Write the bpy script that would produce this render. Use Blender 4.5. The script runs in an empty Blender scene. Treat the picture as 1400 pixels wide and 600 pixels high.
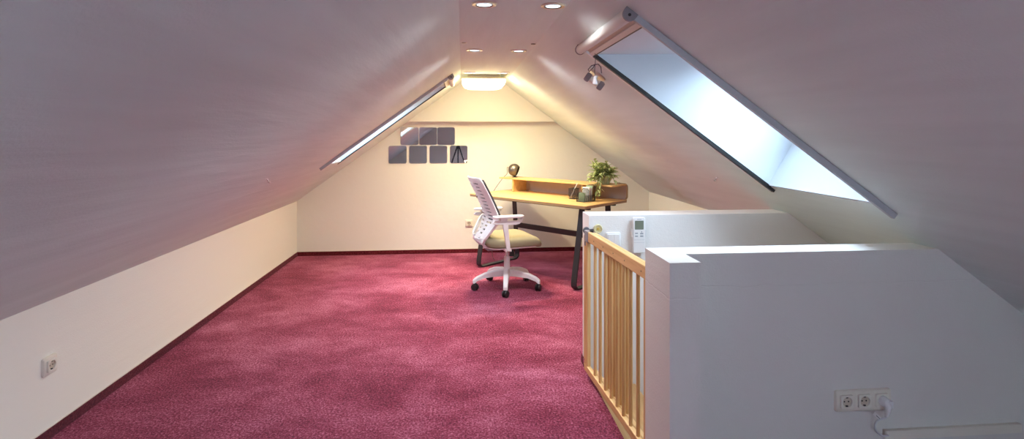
import bpy, bmesh, math, random
from mathutils import Vector, Matrix
random.seed(7)
PI = math.pi
scn = bpy.context.scene
COL = scn.collection

# ------------------------------------------------------------------ materials
MATS = {}

def mat(name, color, rough=0.5, metal=0.0, spec=0.5, emit=None, emit_s=0.0, bump=None, bump_scale=200.0, vary=None):
    """Principled material; bump = (strength, distance); vary = (scale, amount) for soft tonal wear."""
    if name in MATS:
        return MATS[name]
    m = bpy.data.materials.new(name)
    m.use_nodes = True
    nt = m.node_tree
    b = nt.nodes['Principled BSDF']
    b.inputs['Base Color'].default_value = (*color, 1)
    b.inputs['Roughness'].default_value = rough
    b.inputs['Metallic'].default_value = metal
    b.inputs['Specular IOR Level'].default_value = spec
    if emit:
        b.inputs['Emission Color'].default_value = (*emit, 1)
        b.inputs['Emission Strength'].default_value = emit_s
    tc = nt.nodes.new('ShaderNodeTexCoord')
    if vary:
        n = nt.nodes.new('ShaderNodeTexNoise')
        n.inputs['Scale'].default_value = vary[0]
        n.inputs['Detail'].default_value = 4
        nt.links.new(tc.outputs['Object'], n.inputs['Vector'])
        r = nt.nodes.new('ShaderNodeMapRange')
        r.inputs['To Min'].default_value = 1 - vary[1]
        r.inputs['To Max'].default_value = 1 + vary[1]
        nt.links.new(n.outputs['Fac'], r.inputs['Value'])
        h = nt.nodes.new('ShaderNodeHueSaturation')
        h.inputs['Color'].default_value = (*color, 1)
        nt.links.new(r.outputs['Result'], h.inputs['Value'])
        nt.links.new(h.outputs['Color'], b.inputs['Base Color'])
    if bump:
        n = nt.nodes.new('ShaderNodeTexNoise')
        n.inputs['Scale'].default_value = bump_scale
        n.inputs['Detail'].default_value = 3
        nt.links.new(tc.outputs['Object'], n.inputs['Vector'])
        bp = nt.nodes.new('ShaderNodeBump')
        bp.inputs['Strength'].default_value = bump[0]
        bp.inputs['Distance'].default_value = bump[1]
        nt.links.new(n.outputs['Fac'], bp.inputs['Height'])
        nt.links.new(bp.outputs['Normal'], b.inputs['Normal'])
    MATS[name] = m
    return m


def plaster(name, color, streak=0.0, crack=False):
    """Painted woodchip plaster: fine grain, slow undulation, optional trowel streaks along the room axis."""
    if name in MATS:
        return MATS[name]
    m = bpy.data.materials.new(name)
    m.use_nodes = True
    nt = m.node_tree
    N, L = nt.nodes.new, nt.links.new
    b = nt.nodes['Principled BSDF']
    b.inputs['Roughness'].default_value = 0.85
    b.inputs['Specular IOR Level'].default_value = 0.25
    tc = N('ShaderNodeTexCoord')
    fine = N('ShaderNodeTexNoise'); fine.inputs['Scale'].default_value = 140; fine.inputs['Detail'].default_value = 3
    L(tc.outputs['Object'], fine.inputs['Vector'])
    mp = N('ShaderNodeMapping'); mp.inputs['Scale'].default_value = (5.0, 0.55, 5.0)
    L(tc.outputs['Object'], mp.inputs['Vector'])
    st = N('ShaderNodeTexNoise'); st.inputs['Scale'].default_value = 2.2; st.inputs['Detail'].default_value = 4
    L(mp.outputs['Vector'], st.inputs['Vector'])
    r = N('ShaderNodeMapRange'); r.inputs['From Min'].default_value = 0.3; r.inputs['From Max'].default_value = 0.7
    r.inputs['To Min'].default_value = 1 - streak; r.inputs['To Max'].default_value = 1 + streak * 0.6
    L(st.outputs['Fac'], r.inputs['Value'])
    h = N('ShaderNodeHueSaturation'); h.inputs['Color'].default_value = (*color, 1)
    L(r.outputs['Result'], h.inputs['Value'])
    col = h.outputs['Color']
    bp = N('ShaderNodeBump'); bp.inputs['Strength'].default_value = 0.35; bp.inputs['Distance'].default_value = 0.0022
    L(fine.outputs['Fac'], bp.inputs['Height'])
    bp2 = N('ShaderNodeBump'); bp2.inputs['Strength'].default_value = 0.5; bp2.inputs['Distance'].default_value = 0.010 if streak else 0.006
    L(st.outputs['Fac'], bp2.inputs['Height'])
    L(bp2.outputs['Normal'], bp.inputs['Normal'])
    nrm = bp.outputs['Normal']
    if crack:
        # an old filled seam that runs along the wall just under its cap
        sx = N('ShaderNodeSeparateXYZ'); L(tc.outputs['Object'], sx.inputs['Vector'])
        cn = N('ShaderNodeTexNoise'); cn.inputs['Scale'].default_value = 14; cn.inputs['Detail'].default_value = 5
        L(tc.outputs['Object'], cn.inputs['Vector'])
        ma = N('ShaderNodeMath'); ma.operation = 'MULTIPLY_ADD'; ma.inputs[1].default_value = 0.022; ma.inputs[2].default_value = -0.776
        L(cn.outputs['Fac'], ma.inputs[0])
        ad = N('ShaderNodeMath'); ad.operation = 'ADD'; L(sx.outputs['Z'], ad.inputs[0]); L(ma.outputs[0], ad.inputs[1])
        ab = N('ShaderNodeMath'); ab.operation = 'ABSOLUTE'; L(ad.outputs[0], ab.inputs[0])
        rr = N('ShaderNodeMapRange'); rr.inputs['From Min'].default_value = 0.0; rr.inputs['From Max'].default_value = 0.0035
        rr.inputs['To Min'].default_value = 0.0; rr.inputs['To Max'].default_value = 1.0
        L(ab.outputs[0], rr.inputs['Value'])
        b3 = N('ShaderNodeBump'); b3.inputs['Strength'].default_value = 0.5; b3.inputs['Distance'].default_value = 0.0015
        L(rr.outputs['Result'], b3.inputs['Height']); L(nrm, b3.inputs['Normal'])
        nrm = b3.outputs['Normal']
    L(nrm, b.inputs['Normal'])
    L(col, b.inputs['Base Color'])
    MATS[name] = m
    return m


def wood(name, c1, c2, axis=0, scale=1.0, rough=0.45):
    if name in MATS:
        return MATS[name]
    m = bpy.data.materials.new(name)
    m.use_nodes = True
    nt = m.node_tree
    N, L = nt.nodes.new, nt.links.new
    b = nt.nodes['Principled BSDF']
    b.inputs['Roughness'].default_value = rough
    tc = N('ShaderNodeTexCoord')
    mp = N('ShaderNodeMapping')
    s = [28.0 * scale] * 3
    s[axis] = 1.8 * scale
    mp.inputs['Scale'].default_value = s
    L(tc.outputs['Object'], mp.inputs['Vector'])
    n = N('ShaderNodeTexNoise'); n.inputs['Scale'].default_value = 1.6; n.inputs['Detail'].default_value = 6; n.inputs['Distortion'].default_value = 0.6
    L(mp.outputs['Vector'], n.inputs['Vector'])
    cr = N('ShaderNodeValToRGB')
    cr.color_ramp.elements[0].position = 0.32; cr.color_ramp.elements[0].color = (*c1, 1)
    cr.color_ramp.elements[1].position = 0.68; cr.color_ramp.elements[1].color = (*c2, 1)
    L(n.outputs['Fac'], cr.inputs['Fac'])
    L(cr.outputs['Color'], b.inputs['Base Color'])
    bp = N('ShaderNodeBump'); bp.inputs['Strength'].default_value = 0.15; bp.inputs['Distance'].default_value = 0.001
    L(n.outputs['Fac'], bp.inputs['Height']); L(bp.outputs['Normal'], b.inputs['Normal'])
    MATS[name] = m
    return m


def carpet(name, dark, mid, light, patch=1.0):
    if name in MATS:
        return MATS[name]
    m = bpy.data.materials.new(name)
    m.use_nodes = True
    nt = m.node_tree
    N, L = nt.nodes.new, nt.links.new
    b = nt.nodes['Principled BSDF']
    b.inputs['Roughness'].default_value = 0.95
    b.inputs['Specular IOR Level'].default_value = 0.1
    b.inputs['Sheen Weight'].default_value = 0.2
    b.inputs['Sheen Roughness'].default_value = 0.4
    b.inputs['Sheen Tint'].default_value = (0.9, 0.55, 0.75, 1)
    tc = N('ShaderNodeTexCoord')
    f = N('ShaderNodeTexNoise'); f.inputs['Scale'].default_value = 95; f.inputs['Detail'].default_value = 6; f.inputs['Roughness'].default_value = 0.85
    L(tc.outputs['Object'], f.inputs['Vector'])
    # brushed pile patches
    w = N('ShaderNodeTexNoise'); w.inputs['Scale'].default_value = 1.5; w.inputs['Detail'].default_value = 7; w.inputs['Roughness'].default_value = 0.72; w.inputs['Distortion'].default_value = 0.25
    mp = N('ShaderNodeMapping'); mp.inputs['Scale'].default_value = (1.0, 1.5, 1.0); mp.inputs['Rotation'].default_value = (0, 0, 0.5)
    L(tc.outputs['Object'], mp.inputs['Vector']); L(mp.outputs['Vector'], w.inputs['Vector'])
    wr = N('ShaderNodeMapRange'); wr.inputs['From Min'].default_value = 0.3; wr.inputs['From Max'].default_value = 0.7
    wr.inputs['To Min'].default_value = -0.075 * patch; wr.inputs['To Max'].default_value = 0.075 * patch
    L(w.outputs['Fac'], wr.inputs['Value'])
    ad = N('ShaderNodeMath'); ad.operation = 'ADD'; L(f.outputs['Fac'], ad.inputs[0]); L(wr.outputs['Result'], ad.inputs[1])
    cr = N('ShaderNodeValToRGB')
    e = cr.color_ramp.elements
    e[0].position = 0.39; e[0].color = (*dark, 1)
    e[1].position = 0.51; e[1].color = (*mid, 1)
    x = e.new(0.63); x.color = (*light, 1)
    L(ad.outputs[0], cr.inputs['Fac'])
    L(cr.outputs['Color'], b.inputs['Base Color'])
    bp = N('ShaderNodeBump'); bp.inputs['Strength'].default_value = 1.0; bp.inputs['Distance'].default_value = 0.010
    L(f.outputs['Fac'], bp.inputs['Height']); L(bp.outputs['Normal'], b.inputs['Normal'])
    MATS[name] = m
    return m


def glass_mat():
    m = bpy.data.materials.new('window glass')
    m.use_nodes = True
    nt = m.node_tree
    nt.nodes.remove(nt.nodes['Principled BSDF'])
    o = nt.nodes['Material Output']
    t = nt.nodes.new('ShaderNodeBsdfTransparent'); t.inputs['Color'].default_value = (0.95, 0.98, 1, 1)
    g = nt.nodes.new('ShaderNodeBsdfGlossy'); g.inputs['Roughness'].default_value = 0.02
    f = nt.nodes.new('ShaderNodeFresnel'); f.inputs['IOR'].default_value = 1.35
    mx = nt.nodes.new('ShaderNodeMixShader')
    nt.links.new(f.outputs[0], mx.inputs[0]); nt.links.new(t.outputs[0], mx.inputs[1]); nt.links.new(g.outputs[0], mx.inputs[2])
    nt.links.new(mx.outputs[0], o.inputs['Surface'])
    return m


def leaf_mat():
    """Variegated leaf: pale stripes on green following the blade (u runs across the leaf)."""
    m = bpy.data.materials.new('variegated leaf')
    m.use_nodes = True
    nt = m.node_tree
    N, L = nt.nodes.new, nt.links.new
    b = nt.nodes['Principled BSDF']; b.inputs['Roughness'].default_value = 0.45
    uv = N('ShaderNodeUVMap'); uv.uv_map = 'UVMap'
    s = N('ShaderNodeSeparateXYZ'); L(uv.outputs['UV'], s.inputs['Vector'])
    a = N('ShaderNodeMath'); a.operation = 'SUBTRACT'; a.inputs[1].default_value = 0.5; L(s.outputs['X'], a.inputs[0])
    c = N('ShaderNodeMath'); c.operation = 'ABSOLUTE'; L(a.outputs[0], c.inputs[0])
    cr = N('ShaderNodeValToRGB'); e = cr.color_ramp.elements
    e[0].position = 0.0; e[0].color = (0.24, 0.37, 0.08, 1)
    e[1].position = 0.5; e[1].color = (0.26, 0.39, 0.09, 1)
    for p, q in ((0.10, (0.22, 0.35, 0.08)), (0.16, (0.86, 0.83, 0.52)), (0.27, (0.86, 0.83, 0.52)), (0.33, (0.24, 0.38, 0.08))):
        x = e.new(p); x.color = (*q, 1)
    L(c.outputs[0], cr.inputs['Fac']); L(cr.outputs['Color'], b.inputs['Base Color'])
    return m


M_WALL = plaster('warm white wall paint', (0.80, 0.785, 0.715))
M_SLOPE = plaster('white slope plaster', (0.735, 0.82, 0.79), streak=0.05)
M_HALF = plaster('white half wall paint', (0.82, 0.805, 0.785))
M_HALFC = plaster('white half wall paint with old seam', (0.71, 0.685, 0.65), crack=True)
M_REVEAL = mat('white reveal lining', (0.68, 0.74, 0.79), 0.6)
M_CARPET = carpet('burgundy carpet', (0.07, 0.005, 0.014), (0.35, 0.040, 0.092), (0.78, 0.30, 0.44))
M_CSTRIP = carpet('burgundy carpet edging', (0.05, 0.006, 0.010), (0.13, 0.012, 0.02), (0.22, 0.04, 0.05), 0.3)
M_BEECH = wood('beech', (0.60, 0.34, 0.125), (0.76, 0.49, 0.215), axis=2)
M_BEECHY = wood('beech rail', (0.64, 0.37, 0.14), (0.80, 0.52, 0.235), axis=1)
M_OAK = wood('oak desk top', (0.58, 0.35, 0.13), (0.70, 0.46, 0.19), axis=0, scale=0.8)
M_OAKB = wood('oak edge', (0.30, 0.19, 0.10), (0.40, 0.26, 0.14), axis=0)
M_TREAD = wood('stair wood', (0.50, 0.27, 0.10), (0.62, 0.36, 0.15), axis=1)
M_WPL = mat('white plastic', (0.80, 0.80, 0.80), 0.4)
M_CREAM = mat('cream plastic', (0.74, 0.69, 0.60), 0.45)
M_CREAMI = mat('cream plastic insert', (0.78, 0.74, 0.65), 0.4)
M_SOCK = mat('socket well', (0.60, 0.53, 0.42), 0.5)
M_BLK = mat('black plastic', (0.012, 0.012, 0.013), 0.45)
M_GRYM = mat('grey aluminium', (0.46, 0.48, 0.51), 0.5, 0.2)
M_GRYP = mat('grey plastic', (0.25, 0.24, 0.26), 0.5)
M_ALUW = mat('cream aluminium', (0.72, 0.69, 0.64), 0.6)
M_DKSTEEL = mat('anthracite steel', (0.045, 0.045, 0.052), 0.45, 0.5)
M_CHROME = mat('chrome', (0.75, 0.75, 0.77), 0.2, 1.0)
M_PANEL = mat('grey back panel', (0.46, 0.38, 0.34), 0.6, vary=(3.0, 0.06))
M_BRONZE = mat('bronze metal', (0.20, 0.165, 0.13), 0.35, 0.85)
M_SEAT = mat('khaki seat fabric', (0.27, 0.235, 0.145), 0.9, bump=(0.3, 0.001), bump_scale=900)
M_MESH = mat('grey back mesh', (0.06, 0.06, 0.068), 0.85, bump=(0.4, 0.001), bump_scale=700)
M_LAMP = mat('glowing lamp diffuser', (0.9, 0.85, 0.75), 0.4, emit=(1.0, 0.83, 0.48), emit_s=2.8)
M_LAMPB = mat('pale lamp base', (0.80, 0.72, 0.55), 0.5)
M_LED = mat('glowing led lens', (0.9, 0.95, 1.0), 0.3, emit=(0.78, 0.90, 1.0), emit_s=0.5)
M_RING = mat('brushed nickel ring', (0.72, 0.66, 0.56), 0.35, 0.7)
M_MIRROR = mat('mirror', (0.86, 0.86, 0.86), 0.015, 1.0)
M_MEDGE = mat('mirror edge', (0.55, 0.55, 0.52), 0.3, 0.4)
M_GLASS = glass_mat()
M_LEAF = leaf_mat()
M_STEM = mat('plant stem', (0.22, 0.30, 0.08), 0.6)
M_POT = mat('pale green pot', (0.42, 0.46, 0.28), 0.5)
M_SOIL = mat('potting soil', (0.05, 0.035, 0.025), 1.0, bump=(0.8, 0.01), bump_scale=150)
M_PAPER = mat('white paper', (0.80, 0.80, 0.78), 0.8)
M_PAPERG = mat('green card', (0.30, 0.42, 0.27), 0.7)
M_PAPERD = mat('grey violet card', (0.34, 0.31, 0.38), 0.7)
M_LCD = mat('grey green display', (0.17, 0.20, 0.15), 0.25)
M_BTN = mat('grey button', (0.30, 0.33, 0.36), 0.5)
M_CUP = mat('yellowed clear plastic', (0.72, 0.66, 0.40), 0.3)
M_CUPC = mat('yellow plastic', (0.62, 0.45, 0.10), 0.4)
M_BRASS = mat('dull screw metal', (0.35, 0.33, 0.30), 0.35, 0.9)
M_FABRIC = mat('cream blind fabric', (0.72, 0.64, 0.50), 0.9)
M_CORD = mat('dark cord', (0.06, 0.05, 0.06), 0.8)
M_CABLE = mat('white cable', (0.62, 0.62, 0.64), 0.5)

# ------------------------------------------------------------------ mesh helpers

class MB:
    def __init__(self):
        self.bm = bmesh.new()
        self.mi = 0

    def _f(self, vs):
        try:
            f = self.bm.faces.new(vs)
            f.material_index = self.mi
            return f
        except ValueError:
            return None

    def box(self, x0, x1, y0, y1, z0, z1, bevel=0.0, seg=2):
        t = bmesh.new()
        bmesh.ops.create_cube(t, size=1)
        bmesh.ops.transform(t, matrix=Matrix.Translation(((x0 + x1) / 2, (y0 + y1) / 2, (z0 + z1) / 2)) @ Matrix.Diagonal((abs(x1 - x0), abs(y1 - y0), abs(z1 - z0), 1)), verts=t.verts)
        if bevel:
            bmesh.ops.bevel(t, geom=t.edges[:], offset=bevel, segments=seg, profile=0.5, affect='EDGES')
        return self.merge(t)

    def merge(self, t, mtx=None):
        if mtx is not None:
            bmesh.ops.transform(t, matrix=mtx, verts=t.verts)
        mp = {}
        for v in t.verts:
            mp[v] = self.bm.verts.new(v.co)
        for f in t.faces:
            self._f([mp[v] for v in f.verts])
        t.free()
        return self

    def ringloft(self, rings, cap=True, closed=False):
        vs = [[self.bm.verts.new(p) for p in r] for r in rings]
        n = len(vs[0])
        k = len(vs)
        for i in range(k if closed else k - 1):
            a, b = vs[i], vs[(i + 1) % k]
            for j in range(n):
                self._f([a[j], a[(j + 1) % n], b[(j + 1) % n], b[j]])
        if cap and not closed:
            self._f(vs[0][::-1])
            self._f(vs[-1])
        return self

    def tube(self, pts, r, n=10, cap=True):
        pts = [Vector(p) for p in pts]
        rs = r if isinstance(r, (list, tuple)) else [r] * len(pts)
        rings = []
        prev = None
        for i, p in enumerate(pts):
            if i == 0:
                d = pts[1] - p
            elif i == len(pts) - 1:
                d = p - pts[i - 1]
            else:
                d = (pts[i + 1] - p).normalized() + (p - pts[i - 1]).normalized()
            d.normalize()
            if prev is None:
                a = d.orthogonal().normalized()
            else:
                a = prev - d * prev.dot(d)
                a.normalize()
            prev = a
            b = d.cross(a)
            rings.append([p + (a * math.cos(2 * PI * k / n) + b * math.sin(2 * PI * k / n)) * rs[i] for k in range(n)])
        return self.ringloft(rings, cap)

    def cyl(self, p0, p1, r, n=20, r1=None):
        return self.tube([p0, p1], [r, r if r1 is None else r1], n)

    def lathe(self, prof, center=(0, 0, 0), axis=(0, 0, 1), n=28, cap=True):
        ax = Vector(axis).normalized()
        a = ax.orthogonal().normalized()
        b = ax.cross(a)
        c = Vector(center)
        rings = [[c + ax * z + (a * math.cos(2 * PI * k / n) + b * math.sin(2 * PI * k / n)) * max(r, 1e-4) for k in range(n)] for r, z in prof]
        return self.ringloft(rings, cap)

    def prism(self, poly, vec):
        """poly: 3d points of a planar outline, swept by vec."""
        v = Vector(vec)
        a = [self.bm.verts.new(Vector(p)) for p in poly]
        b = [self.bm.verts.new(Vector(p) + v) for p in poly]
        n = len(a)
        self._f(a[::-1])
        self._f(b)
        for i in range(n):
            self._f([a[i], a[(i + 1) % n], b[(i + 1) % n], b[i]])
        return self

    def strap(self, pts, wvec, t):
        """flat bar bent along pts; wvec = full width vector, t = thickness."""
        pts = [Vector(p) for p in pts]
        w = Vector(wvec)
        rings = []
        for i, p in enumerate(pts):
            d0 = (p - pts[i - 1]).normalized() if i else (pts[1] - p).normalized()
            d1 = (pts[i + 1] - p).normalized() if i < len(pts) - 1 else d0
            d = (d0 + d1).normalized()
            nrm = d.cross(w).normalized()
            k = 1 / max(0.5, d.dot(d0))
            rings.append([p - w / 2 - nrm * t / 2 * k, p + w / 2 - nrm * t / 2 * k, p + w / 2 + nrm * t / 2 * k, p - w / 2 + nrm * t / 2 * k])
        return self.ringloft(rings)

    def build(self, name, m, parent=None, smooth=False, bevel=0.0, loc=None):
        bm = self.bm
        bmesh.ops.recalc_face_normals(bm, faces=bm.faces[:])
        me = bpy.data.meshes.new(name)
        bm.to_mesh(me)
        bm.free()
        for x in (m if isinstance(m, (list, tuple)) else [m]):
            me.materials.append(x)
        if smooth:
            for p in me.polygons:
                p.use_smooth = True
        o = bpy.data.objects.new(name, me)
        COL.objects.link(o)
        if parent:
            o.parent = parent
        if loc:
            o.location = loc
        if bevel:
            md = o.modifiers.new('edge', 'BEVEL')
            md.width = bevel
            md.segments = 2
            md.limit_method = 'ANGLE'
            md.angle_limit = math.radians(40)
        if smooth:
            md = o.modifiers.new('shade', 'EDGE_SPLIT')
            md.split_angle = math.radians(42)
        return o


def arc(c, r, a0, a1, n, plane):
    """points of an arc; plane maps (p,q) -> 3d"""
    return [plane(c[0] + r * math.cos(a0 + (a1 - a0) * i / n), c[1] + r * math.sin(a0 + (a1 - a0) * i / n)) for i in range(n + 1)]


def rrect(w, h, r, n=5):
    pts = []
    for cx, cy, a in ((w / 2 - r, h / 2 - r, 0), (-w / 2 + r, h / 2 - r, PI / 2), (-w / 2 + r, -h / 2 + r, PI), (w / 2 - r, -h / 2 + r, 1.5 * PI)):
        for i in range(n + 1):
            t = a + PI / 2 * i / n
            pts.append((cx + r * math.cos(t), cy + r * math.sin(t)))
    return pts


def tag(o, label, cat, group=None):
    o['label'] = label
    o['category'] = cat
    if group:
        o['group'] = group
    return o


def thing(name, label, cat, loc=(0, 0, 0), rz=0.0, group=None):
    o = bpy.data.objects.new(name, None)
    COL.objects.link(o)
    o.location = loc
    o.rotation_euler = (0, 0, rz)
    return tag(o, label, cat, group)


def struct(name, mb, m, parent=None, **k):
    o = mb.build(name, m, parent, **k)
    if parent is None:
        o['kind'] = 'structure'
    return o


def dup(root, loc=None, rz=None, label=None, group=None):
    r = root.copy()
    COL.objects.link(r)
    if loc is not None:
        r.location = loc
    if rz is not None:
        r.rotation_euler = (0, 0, rz)
    if label:
        r['label'] = label
    if group:
        r['group'] = group
    for ch in list(root.children):
        c = ch.copy()
        COL.objects.link(c)
        c.parent = r
        for g in list(ch.children):
            d = g.copy()
            COL.objects.link(d)
            d.parent = c
    return r

# ------------------------------------------------------------------ room dimensions
XL, YB, YF = -1.83, 6.29, -1.7
ZC = 1.93
CL, CR = -0.015, 0.47              # flat strip of ceiling between the slopes
SL, SR = 0.727, 0.728                # pitch of the two slopes
XR, XN = 2.19, 2.45                 # knee wall beyond the stairs, and the deeper one beside them
HW = 0.893                          # stair parapet height


def zl(x): return ZC + SL * (x - CL)
def zr(x): return ZC - SR * (x - CR)


# floor: carpeted slab with the stair opening left free
SX0, SY0, SY1 = 0.716, 2.155, 3.04
f = MB()
f.box(XL - 0.1, SX0, YF - 0.1, YB + 0.1, -0.24, 0)
f.box(SX0, XN + 0.1, YF - 0.1, SY0 - 0.005, -0.24, 0)
f.box(SX0, XN + 0.1, SY1 + 0.005, YB + 0.1, -0.24, 0)
struct('floor', f, M_CARPET)

struct('wall_left', MB().box(XL - 0.12, XL, YF - 0.1, YB + 0.1, -0.05, zl(XL) + 0.04), M_WALL)
struct('wall_right', MB().box(XR, XN + 0.15, 3.1, YB + 0.1, -2.2, zr(XR) + 0.03).box(XN, XN + 0.15, YF - 0.1, 3.1, -2.2, zr(XN) + 0.03), M_WALL)
struct('wall_back', MB().box(XL - 0.1, XN + 0.1, YB, YB + 0.12, -0.05, ZC + 0.1), M_WALL)
GX0, GX1, GZ0, GZ1 = 0.36, 1.16, 0.40, 1.34  # opening for the added fill window behind the camera
wf = MB()
wf.box(XL - 0.1, GX0, YF - 0.2, YF, -0.05, ZC + 0.1).box(GX1, XN + 0.1, YF - 0.2, YF, -0.05, ZC + 0.1)
wf.box(GX0, GX1, YF - 0.2, YF, -0.05, GZ0).box(GX0, GX1, YF - 0.2, YF, GZ1, ZC + 0.1)
struct('wall_front', wf, M_WALL)
gw = MB()
for x0, x1, z0, z1 in ((GX0, GX0 + 0.06, GZ0, GZ1), (GX1 - 0.06, GX1, GZ0, GZ1), (GX0 + 0.06, GX1 - 0.06, GZ0, GZ0 + 0.06), (GX0 + 0.06, GX1 - 0.06, GZ1 - 0.06, GZ1)):
    gw.box(x0, x1, YF - 0.16, YF - 0.10, z0, z1)
gwo = struct('window_added_gable', gw, M_WPL)  # invented window behind the camera, added to brighten the near parapet and walls
MB().box(GX0 + 0.05, GX1 - 0.05, YF - 0.134, YF - 0.128, GZ0 + 0.05, GZ1 - 0.05).build('window_pane', M_GLASS, gwo)

# upper gable panel that stands a hand's width proud of the back wall
bz = 1.497
up = MB()
xa, xb = CL - (ZC - bz) / SL, CR + (ZC - bz) / SR
up.prism([(xa - 0.03, YB - 0.09, bz), (xb + 0.03, YB - 0.09, bz), (CR + 0.03, YB - 0.09, ZC + 0.03), (CL - 0.03, YB - 0.09, ZC + 0.03)], (0, 0.1, 0))
struct('wall_gable', up, M_WALL)

struct('ceiling', MB().box(CL - 0.02, CR + 0.02, YF - 0.1, YB + 0.1, ZC, ZC + 0.08), M_SLOPE)


def slope(name, z_of, x_top, x_bot, holes, sgn, m):
    """sloping wall with skylight holes (upper edge, lower edge, y0, y1), ordered along the room."""
    n = Vector((SR * 1.0 if sgn > 0 else -SL, 0, 1)).normalized() * 0.06
    mb = MB()
    P = lambda x, y: (x, y, z_of(x))
    y = YF - 0.1
    strips = []
    for h in holes:
        e = 0.012
        h = dict(hx0=h['hx0'] - sgn * e, hx1=h['hx1'] + sgn * e, hy0=h['hy0'] - e, hy1=h['hy1'] + e)
        strips.append((x_top, x_bot, y, h['hy0']))
        strips.append((x_top, h['hx0'], h['hy0'], h['hy1']))
        strips.append((h['hx1'], x_bot, h['hy0'], h['hy1']))
        y = h['hy1']
    strips.append((x_top, x_bot, y, YB + 0.1))
    for a, b, c, d in strips:
        mb.prism([P(a, c), P(b, c), P(b, d), P(a, d)], n)
    return struct(name, mb, m)


RH = dict(hx0=0.690, hx1=1.640, hy0=2.035, hy1=2.820)
BH = dict(hx0=0.690, hx1=1.640, hy0=-0.75, hy1=0.40)  # hole for the added fill skylight, out of view
LH = dict(hx0=-0.165, hx1=-1.165, hy0=4.79, hy1=5.44)
slope('wall_right_slope', zr, CR, XN + 0.15, [BH, RH], 1, M_SLOPE)
slope('wall_left_slope', zl, CL, XL - 0.12, [LH], -1, M_SLOPE)


def skylight(name, z_of, sgn, hx0, hx1, hy0, hy1, off=0.42):
    """splayed reveal (level head, steep sill), frame, sash and pane."""
    zt, zb = z_of(hx0), z_of(hx1)
    pit = (SR if sgn > 0 else SL)
    xt = hx0 + sgn * (off + 0.012) / pit                     # level head out to the roof skin
    zt2 = zt + 0.012
    xb2 = hx1 + sgn * 0.18
    zb2 = z_of(xb2) + off
    w = 0.05
    A = {'ti': (hx0, zt), 'to': (xt, zt2), 'bi': (hx1, zb), 'bo': (xb2, zb2)}
    rv = MB()
    P = lambda k, y: Vector((A[k][0], y, A[k][1]))
    up_ = Vector((0, 0, w))
    rv.prism([P('ti', hy0 - w), P('to', hy0 - w), P('to', hy1 + w), P('ti', hy1 + w)], up_)
    rv.prism([P('bi', hy0 - w), P('bo', hy0 - w), P('bo', hy1 + w), P('bi', hy1 + w)], Vector((sgn * w, 0, -w * 0.5)))
    for y, s in ((hy0, -1), (hy1, 1)):
        rv.prism([P('ti', y), P('to', y), P('bo', y), P('bi', y)], (0, s * w, 0))
    root = struct(name, rv, M_REVEAL)
    # frame bars around the outer edge of the reveal
    d = (P('bo', 0) - P('to', 0)).normalized()
    n = Vector((sgn * pit, 0, 1)).normalized()
    T, B = P('to', 0), P('bo', 0)

    def bar(mb, p0, p1, y0, y1, h0, h1):
        q = [p0 + n * h0, p1 + n * h0, p1 + n * h1, p0 + n * h1]
        mb.prism([Vector((a.x, y0, a.z)) for a in q], (0, y1 - y0, 0))

    fr = MB()
    fw = 0.055
    bar(fr, T - d * 0.05, T + d * fw, hy0 - w, hy1 + w, 0.0, 0.06)
    bar(fr, B - d * fw, B + d * 0.05, hy0 - w, hy1 + w, 0.0, 0.06)
    bar(fr, T + d * fw, B - d * fw, hy0 - w, hy0 + fw * 0.7, 0.0, 0.06)
    bar(fr, T + d * fw, B - d * fw, hy1 - fw * 0.7, hy1 + w, 0.0, 0.06)
    fr.build('window_frame', M_WPL, root)
    pn = MB()
    bar(pn, T + d * 0.04, B - d * 0.04, hy0 + 0.02, hy1 - 0.02, 0.03, 0.036)
    pn.build('window_pane', M_GLASS, root)
    return root, T, B, n


skylight('window_1', zr, 1, **RH)
skylight('window_2', zl, -1, **LH)
skylight('window_added_roof', zr, 1, **BH)  # invented skylight behind the camera, added as fill light for the near slopes

# stair parapets: an L with a thick near post, and a far one; both cut to the slope on the right


def parapet(name, y0, y1, x0, m, extra=None):
    mb = MB()
    x_top = CR + (ZC - HW) / SR
    poly = [(x0, y0, -1.9), (XN + 0.05, y0, -1.9), (XN + 0.05, y0, zr(XN + 0.05) + 0.02), (x_top + 0.025, y0, HW), (x0, y0, HW)]
    mb.prism(poly, (0, y1 - y0, 0))
    if extra:
        mb.box(*extra)
    return struct(name, mb, m)


parapet('wall_stair_far', 3.04, 3.205, 0.712, M_HALF)
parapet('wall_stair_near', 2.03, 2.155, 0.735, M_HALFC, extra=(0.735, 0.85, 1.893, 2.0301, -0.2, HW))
struct('wall_stair_side', MB().box(0.60, SX0, 2.1, 3.1, -1.9, -0.05), M_HALF)

# wooden stairs going down behind the gate
st = MB()
st.box(SX0, 0.98, SY0, SY1, -0.10, -0.06, 0.008)
for i in range(4):
    x = 0.96 + i * 0.24
    z = -0.06 - 0.19 * (i + 1)
    st.box(x, x + 0.28, SY0, SY1, z - 0.04, z, 0.008)
    st.box(x, x + 0.02, SY0, SY1, z, z + 0.16)
struct('floor_stair', st, M_TREAD)
struct('floor_stair_base', MB().box(0.6, XN + 0.1, 2.0, 3.2, -2.0, -1.9), M_TREAD)

# carpet strips used as skirting
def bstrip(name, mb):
    return struct(name, mb, M_CSTRIP, bevel=0.004)


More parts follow.
